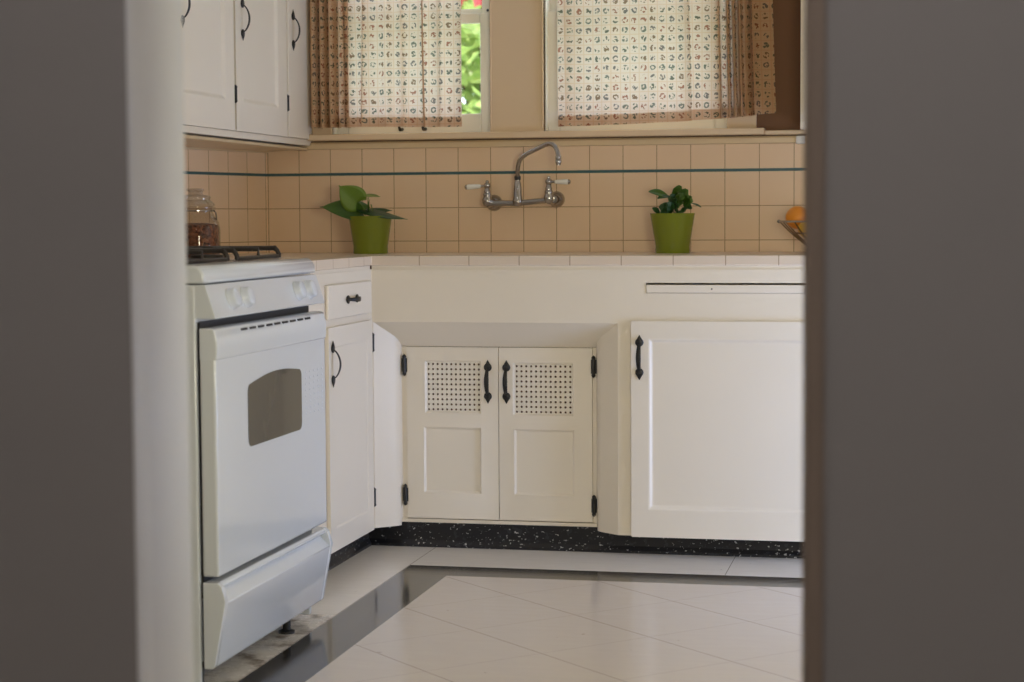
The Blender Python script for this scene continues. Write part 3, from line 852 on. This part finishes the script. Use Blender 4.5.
# ------------------------------------------------------------------ plants
def leaf_bm(base, tip, up, width, fold=.25, droop=.15, heart=.35, crinkle=0.0, rnd_=False):
    """blade from base to tip; up is the upper-face direction; heart widens the base lobes"""
    base, tip, up = Vector(base), Vector(tip), Vector(up)
    d = tip-base; L = d.length; d.normalize(); up = (up-d*up.dot(d)).normalized(); s_ = d.cross(up)
    bm = B(); n = 12; k = 4; rows = []
    for i in range(n+1):
        t = i/n
        wv = (math.sin(PI*min(1, (t+.06)**.62)))**.85 if heart > .2 else math.sin(PI*(t*.96+.02))**.8
        if rnd_: wv = max(0, math.sin(PI*(.04+.94*t)))**.55
        wv = max(.015, wv)
        row = []
        for j in range(-k, k+1):
            f = j/k
            back = heart*(abs(f)**1.5)*(1-t)**3*.45*L
            p = base + d*(t*L-back) + s_*(f*wv*width/2) + up*(fold*abs(f)*wv*width/2 - droop*L*(t-.5)**2*1.6*(1 if t > .5 else .4))
            if crinkle: p += up*crinkle*noise.noise(p*90)
            row.append(bm.verts.new(p))
        rows.append(row)
    for a, b in zip(rows, rows[1:]):
        for j in range(2*k): bm.faces.new((a[j], a[j+1], b[j+1], b[j]))
    return bm
def leaf(parent, mat, *a, **kw):
    o = obj('leaf', leaf_bm(*a, **kw), mat, parent, smooth=True, angle=180)
    md = o.modifiers.new('thickness', 'SOLIDIFY'); md.thickness = .0012
    return o
def pot(parent, c, rt, rb, h):
    bm = B(); x, y, z = c
    lathe(bm, [(0, 0), (rb, 0), (rb+.0015, .002), (rb+.001, .024), (rb+.002, .03), (rt-.001, h-.004), (rt, h), (rt-.004, h), (rt-.006, h-.006), (rb-.003, .02), (0, .02)], c, 40)
    obj('pot', bm, M['pot'], parent, smooth=True, angle=50)
    bm = B(); lathe(bm, [(rt-.010, h-.03), (rt-.007, h-.014), (rt*.5, h-.010), (0, h-.008)], c, 24)
    obj('soil', bm, M['soil'], parent, smooth=True)
PC = Vector((.4235, -.20, ZC))
p1 = thing('potted_plant', 'green pot left of the faucet holding a plant with broad heart-shaped leaves', 'plant', PC, 'potted plants on the counter')
pot(p1, PC, .0705, .0545, .121)
def Q(px, py, dy=0.0): return Vector((PC.x+(px-371)*.00334, PC.y+dy, ZC+(253.5-py)*.0032))
leaf(p1, M['leaf_light'], Q(361, 202, -.03), Q(344.5, 185, -.055), (-.15, -1, .25), .088, fold=.08, heart=.45, droop=.08)
leaf(p1, M['leaf'], Q(364, 211.5, -.01), Q(324.0, 204.5, -.04), (.05, -1, .95), .088, fold=.10, heart=.35, droop=.15)
leaf(p1, M['leaf_light'], Q(361.5, 195.5, .0), Q(384.5, 196.3, -.04), (.05, -.22, 1), .055, fold=.12, heart=.3, droop=.0)
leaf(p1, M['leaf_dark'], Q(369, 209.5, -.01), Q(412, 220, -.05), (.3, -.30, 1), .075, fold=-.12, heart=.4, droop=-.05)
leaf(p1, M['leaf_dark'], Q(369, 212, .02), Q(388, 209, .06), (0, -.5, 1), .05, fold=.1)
leaf(p1, M['leaf'], Q(372, 211, -.02), Q(372, 199, -.025), (-1, -.6, 0), .012, fold=.5)
for pts_ in ([(367, 214, 0), (364, 206, -.005), (358, 199, -.02), (355, 194, -.028)], [(368, 214, 0), (368.5, 205, 0), (369, 199, -.002), (369.5, 197, -.005)], [(371.5, 215, -.01), (374.5, 211, -.015), (373.5, 204, -.02)], [(366, 215, 0), (363, 211, 0)]):
    bm = B(); tube(bm, smooth_path([Q(*q_) for q_ in pts_], 4), .0016, 8); obj('stem', bm, M['stem'], p1, smooth=True)

PC2 = Vector((1.402, -.20, ZC))
p2 = thing('potted_plant', 'green pot right of the faucet holding a dark crinkle-leaved plant', 'plant', PC2, 'potted plants on the counter')
pot(p2, PC2, .0705, .0525, .124)
def Q2(px, py, dy=0.0): return Vector((PC2.x+(px-672.6)*.00325, PC2.y+dy, ZC+(253.3-py)*.0031))
leaf(p2, M['leaf'], Q2(668.5, 196, -.0), Q2(651, 190, -.02), (.1, -.8, 1), .032, fold=.15, heart=.1, droop=.25)
leaf(p2, M['leaf_dark'], Q2(670, 196, 0), Q2(659.5, 197.5, -.03), (.0, -.7, 1), .022, fold=.2, heart=.1, droop=.2)
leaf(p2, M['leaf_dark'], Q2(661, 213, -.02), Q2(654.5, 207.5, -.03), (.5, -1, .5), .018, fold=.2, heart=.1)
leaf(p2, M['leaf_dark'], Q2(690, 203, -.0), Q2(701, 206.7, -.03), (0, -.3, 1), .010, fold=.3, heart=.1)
rnd = random.Random(4)
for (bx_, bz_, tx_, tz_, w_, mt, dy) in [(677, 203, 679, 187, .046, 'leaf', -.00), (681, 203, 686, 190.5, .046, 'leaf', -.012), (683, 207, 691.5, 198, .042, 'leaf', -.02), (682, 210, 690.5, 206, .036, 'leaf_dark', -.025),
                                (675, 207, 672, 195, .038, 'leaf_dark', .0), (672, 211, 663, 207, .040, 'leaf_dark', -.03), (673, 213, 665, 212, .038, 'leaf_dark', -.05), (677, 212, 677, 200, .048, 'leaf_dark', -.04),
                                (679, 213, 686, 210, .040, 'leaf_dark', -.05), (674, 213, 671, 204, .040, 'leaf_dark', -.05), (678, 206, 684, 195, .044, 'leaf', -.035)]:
    leaf(p2, M[mt], Q2(bx_, bz_, dy+.02), Q2(tx_, tz_, dy-.015), (rnd.uniform(-.5, .5), -1, rnd.uniform(.2, .9)), w_, fold=.2, heart=.1, crinkle=.009, droop=.3, rnd_=True)
for pts_ in ([(672, 214, 0), (670, 205, 0), (668, 196, 0)], [(676, 215, 0), (678, 206, 0), (681, 199, -.01)], [(675, 215, -.01), (672, 208, -.02), (666, 208, -.03)], [(680, 213, -.01), (685, 206, 0), (691, 203.5, 0)], [(668, 216, -.02), (664, 214, -.02), (661, 213, -.02)]):
    bm = B(); tube(bm, smooth_path([Q2(*q_) for q_ in pts_], 4), .0017, 8); obj('stem', bm, M['stem'], p2, smooth=True)

# ------------------------------------------------------------------ glass jar
JC = Vector((.160, -1.05, ZC))
jr = thing('glass_jar', 'clear glass jar of brown beans on the counter behind the stove grates', 'jar', JC)
jp = [(0, .0), (.058, 0), (.066, .006), (.068, .03), (.068, .085), (.064, .105), (.055, .121), (.050, .130), (.050, .136), (.056, .142), (.056, .148), (.048, .150)]
bm = B(); lathe(bm, jp + [(.0465, .150), (.0465, .134), (.052, .120), (.061, .104), (.065, .085), (.065, .008), (0, .006)], JC, 40)
obj('glass_body', bm, M['jar'], jr, smooth=True, angle=60)
bm = B(); lathe(bm, [(0, .1505), (.052, .1505), (.054, .156), (.046, .164), (.040, .168), (.043, .176), (.040, .180), (.022, .183), (.020, .190), (.026, .196), (.024, .200), (0, .201)], JC, 32)
obj('lid', bm, M['jar_lid'], jr, smooth=True, angle=60)
bm = B(); tube(bm, [(JC.x+.053*math.cos(2*PI*k/32), JC.y+.053*math.sin(2*PI*k/32), JC.z+.138) for k in range(33)], .0018, 6)
tube(bm, [(JC.x+.054, JC.y, JC.z+.138), (JC.x+.064, JC.y-.01, JC.z+.132), (JC.x+.062, JC.y, JC.z+.112), (JC.x+.055, JC.y, JC.z+.118)], .002, 6)
obj('bail_wire', bm, M['steel'], jr, smooth=True)
bm = B(); lathe(bm, [(0, .007), (.060, .007), (.064, .010), (.0645, .085), (.062, .098), (.03, .104), (0, .102)], JC, 32)
o = obj('beans', bm, M['beans'], jr, smooth=True); o['kind'] = 'stuff'

# ------------------------------------------------------------------ fruit basket
FB = Vector((1.873, -.25, ZC))
fb = thing('fruit_basket', 'bronze wire fruit basket on the counter at the right doorway edge', 'basket', FB)
RB, ZB = .135, .0965
bm = B(); tube(bm, [FB+Vector((RB*math.cos(2*PI*k/40), RB*math.sin(2*PI*k/40), ZB)) for k in range(41)], .003, 8); 
sphere(bm, FB+Vector((-RB-.003, 0, ZB)), .006)
obj('rim', bm, M['steel'], fb, smooth=True)
for k in range(14):
    a = PI+2*PI*k/14; c_, s__ = math.cos(a), math.sin(a)
    bm = B(); tube(bm, smooth_path([FB+Vector((r*c_, r*s__, z)) for r, z in ((RB, ZB), (RB-.03, .065), (RB-.066, .035), (.05, .020))], 4), .0022, 6)
    obj('wire', bm, M['brass'], fb, smooth=True)
bm = B()
for r, z in ((.05, .020), (RB-.034, .061)):
    tube(bm, [FB+Vector((r*math.cos(2*PI*k/32), r*math.sin(2*PI*k/32), z)) for k in range(33)], .0022, 6)
lathe(bm, [(0, 0), (.05, 0), (.05, .003), (.04, .006), (.035, .020), (0, .020)], FB, 20)
obj('basket_base', bm, M['brass'], fb, smooth=True)
bm = B(); sphere(bm, (1.790+.002, -.262, 1.000), .0365, (1, 1, .96), 28, 18)
o = obj('orange', bm, M['orange'], smooth=True); o['label'] = 'orange resting on top in the wire basket at the doorway edge'; o['category'] = 'fruit'
bm = B(); sphere(bm, (1.835, -.285, .966), .034, (1.2, 1, .95), 24, 16)
o = obj('lemon', bm, M['lemon'], smooth=True); o['label'] = 'yellow lemon lower in the wire basket, against the orange'; o['category'] = 'fruit'

# ------------------------------------------------------------------ outside
bm = B(); box(bm, -8, 10, .2, 14, -.35, -.3); struct('ground_outside', bm, M['ground'])
bm = B(); box(bm, -7, -2.6, 9, 10, -.3, 3.2); box(bm, -7.2, -2.4, 8.8, 10.2, 3.2, 3.4)
struct('house_outside', bm, M['roof'])
BLOSSOM = (-.80, 6.6, 2.585)
def shrub(c, h, r, n, seed, name, label, blossoms=0):
    rd = random.Random(seed)
    t = thing(name, label, 'shrub', c)
    bm = B(); cv = Vector(c)
    tube(bm, [cv, cv+Vector((.03, 0, h*.4)), cv+Vector((-.04, .05, h*.75))], [.06, .045, .02], 8)
    for k in range(6):
        a = rd.uniform(0, 6.28); tube(bm, [cv+Vector((0, 0, h*.35+.08*k)), cv+Vector((r*.6*math.cos(a), r*.6*math.sin(a), h*.5+.1*k))], [.02, .008], 6)
    obj('trunk', bm, M['bark'], t, smooth=True)
    def cards(nn, mat, nm, zlo, zhi):
        bm = B()
        for i in range(nn):
            u = Vector((rd.gauss(0, 1), rd.gauss(0, 1), rd.gauss(0, 1))).normalized()*rd.uniform(.55, 1)
            p = cv+Vector((u.x*r, u.y*r*.8, h*.5+u.z*h*.52))
            if not zlo < p.z < zhi: continue
            d = Vector((rd.gauss(0, 1), rd.gauss(0, 1), rd.gauss(-.3, .7))).normalized(); q_ = d.orthogonal().normalized()
            q_.rotate(Matrix.Rotation(rd.uniform(0, 6.28), 3, d)); L = rd.uniform(.14, .26)
            vs = [bm.verts.new(p), bm.verts.new(p+d*L*.5+q_*L*.28), bm.verts.new(p+d*L), bm.verts.new(p+d*L*.5-q_*L*.28)]
            bm.faces.new(vs)
        o = obj(nm, bm, mat, t); o['kind'] = 'stuff'
    cards(n, M['tree_leaf'], 'foliage', -.2, 9)
    if blossoms:
        bm = B(); q0 = Vector(blossoms)
        for i in range(150):
            p = q0+Vector((rd.gauss(0, .13), rd.gauss(0, .1), rd.gauss(0, .07))); d = Vector((rd.gauss(0, 1), rd.gauss(0, 1), rd.gauss(0, 1))).normalized(); q_ = d.orthogonal().normalized()
            L = .09; bm.faces.new([bm.verts.new(p), bm.verts.new(p+d*L*.5+q_*L*.4), bm.verts.new(p+d*L), bm.verts.new(p+d*L*.5-q_*L*.4)])
        o = obj('blossom', bm, M['blossom'], t); o['kind'] = 'stuff'
shrub((-1.2, 8.5, -.3), 4.4, 2.1, 12500, 1, 'garden_shrub', 'sunlit green shrub seen through the bare strip of window glass', BLOSSOM)

# ------------------------------------------------------------------ light
E_RL, E_RH, E_C, E_H, E_W = 31, 1.5, 20.5, 21.8, 4.3
C_RL, C_RH, C_C, C_H = (.46, .61, 1.0), (1, .97, .92), (1, .945, .70), (1, .95, .96)
W = bpy.data.worlds.new('sky'); SC.world = W; W.use_nodes = True
bg = W.node_tree.nodes['Background']; bg.inputs[0].default_value = (.76, .88, 1.0, 1); bg.inputs[1].default_value = E_W
sun = bpy.data.lights.new('sun', 'SUN'); sun.energy = 6.5; sun.angle = .01; sun.color = (1, .95, .82)
so = bpy.data.objects.new('sun', sun); COL.objects.link(so)
so.rotation_euler = Vector((.25, .62, -.74)).to_track_quat('-Z', 'Y').to_euler()
def area(name, loc, direction, sx, sy, power, color, portal=False, spread=None):
    l = bpy.data.lights.new(name, 'AREA'); l.shape = 'RECTANGLE'; l.size = sx; l.size_y = sy; l.energy = power; l.color = color
    if portal: l.cycles.is_portal = True
    if spread: l.spread = spread
    o = bpy.data.objects.new(name, l); COL.objects.link(o); o.location = loc
    o.rotation_euler = Vector(direction).to_track_quat('-Z', 'Y').to_euler(); return o
for i, (x0, x1) in enumerate(WIN):
    area('window_portal', ((x0+x1)/2, .17, (ZS+ZT)/2), (0, -1, 0), x1-x0, ZT-ZS, 1, (1, 1, 1), True)
# cool light from the right side of the room, low and high
area('right_side_light', (XR-.03, -.98, .47), (-1, .36, 0), .66, .74, E_RL, C_RL)
area('right_side_fill_high', (XR-.01, -1.35, 1.65), (-1, 0, 0), 1.0, .84, E_RH, C_RH)  # fill added to lift the left end of the backsplash
area('front_fill', (2.30, YN1+.06, 1.08), (-.16, 1, 0), .5, .5, E_C, C_C)  # unseen fill added to light the camera-facing fronts
hl = bpy.data.lights.new('hall_fill', 'POINT'); hl.energy = E_H; hl.shadow_soft_size = .15; hl.color = C_H  # unseen fill added to lift the dark hall walls
o = bpy.data.objects.new('hall_fill', hl); COL.objects.link(o); o.location = (1.9, -5.5, 2.2)

# ------------------------------------------------------------------ camera
f_, yaw, pit, rol = 1932.0, -.21149, .064177, -.005973
fw = Vector((math.sin(yaw)*math.cos(pit), math.cos(yaw)*math.cos(pit), -math.sin(pit)))
r0 = Vector((math.cos(yaw), -math.sin(yaw), 0)); u0 = r0.cross(fw)
r_ = r0*math.cos(rol)+u0*math.sin(rol); u_ = u0*math.cos(rol)-r0*math.sin(rol)
cam = bpy.data.cameras.new('camera'); co_ = bpy.data.objects.new('camera', cam); COL.objects.link(co_)
mw = Matrix.Identity(4)
for i in range(3):
    mw[i][0] = r_[i]; mw[i][1] = u_[i]; mw[i][2] = -fw[i]
mw[0][3], mw[1][3], mw[2][3] = 2.17662, -6.20326, 1.00761
co_.matrix_world = mw
cam.sensor_width = 36; cam.lens = f_/1024*36; cam.clip_start = .05
cam.dof.use_dof = True; cam.dof.focus_distance = 5.5; cam.dof.aperture_fstop = 4.8
SC.camera = co_
SC.view_settings.view_transform = 'Standard'; SC.view_settings.look = 'None'
SC.view_settings.exposure = 0.0; SC.view_settings.gamma = 1.0; SC.view_settings.use_curve_mapping = False
SC.cycles.max_bounces = 10; SC.cycles.transparent_max_bounces = 12
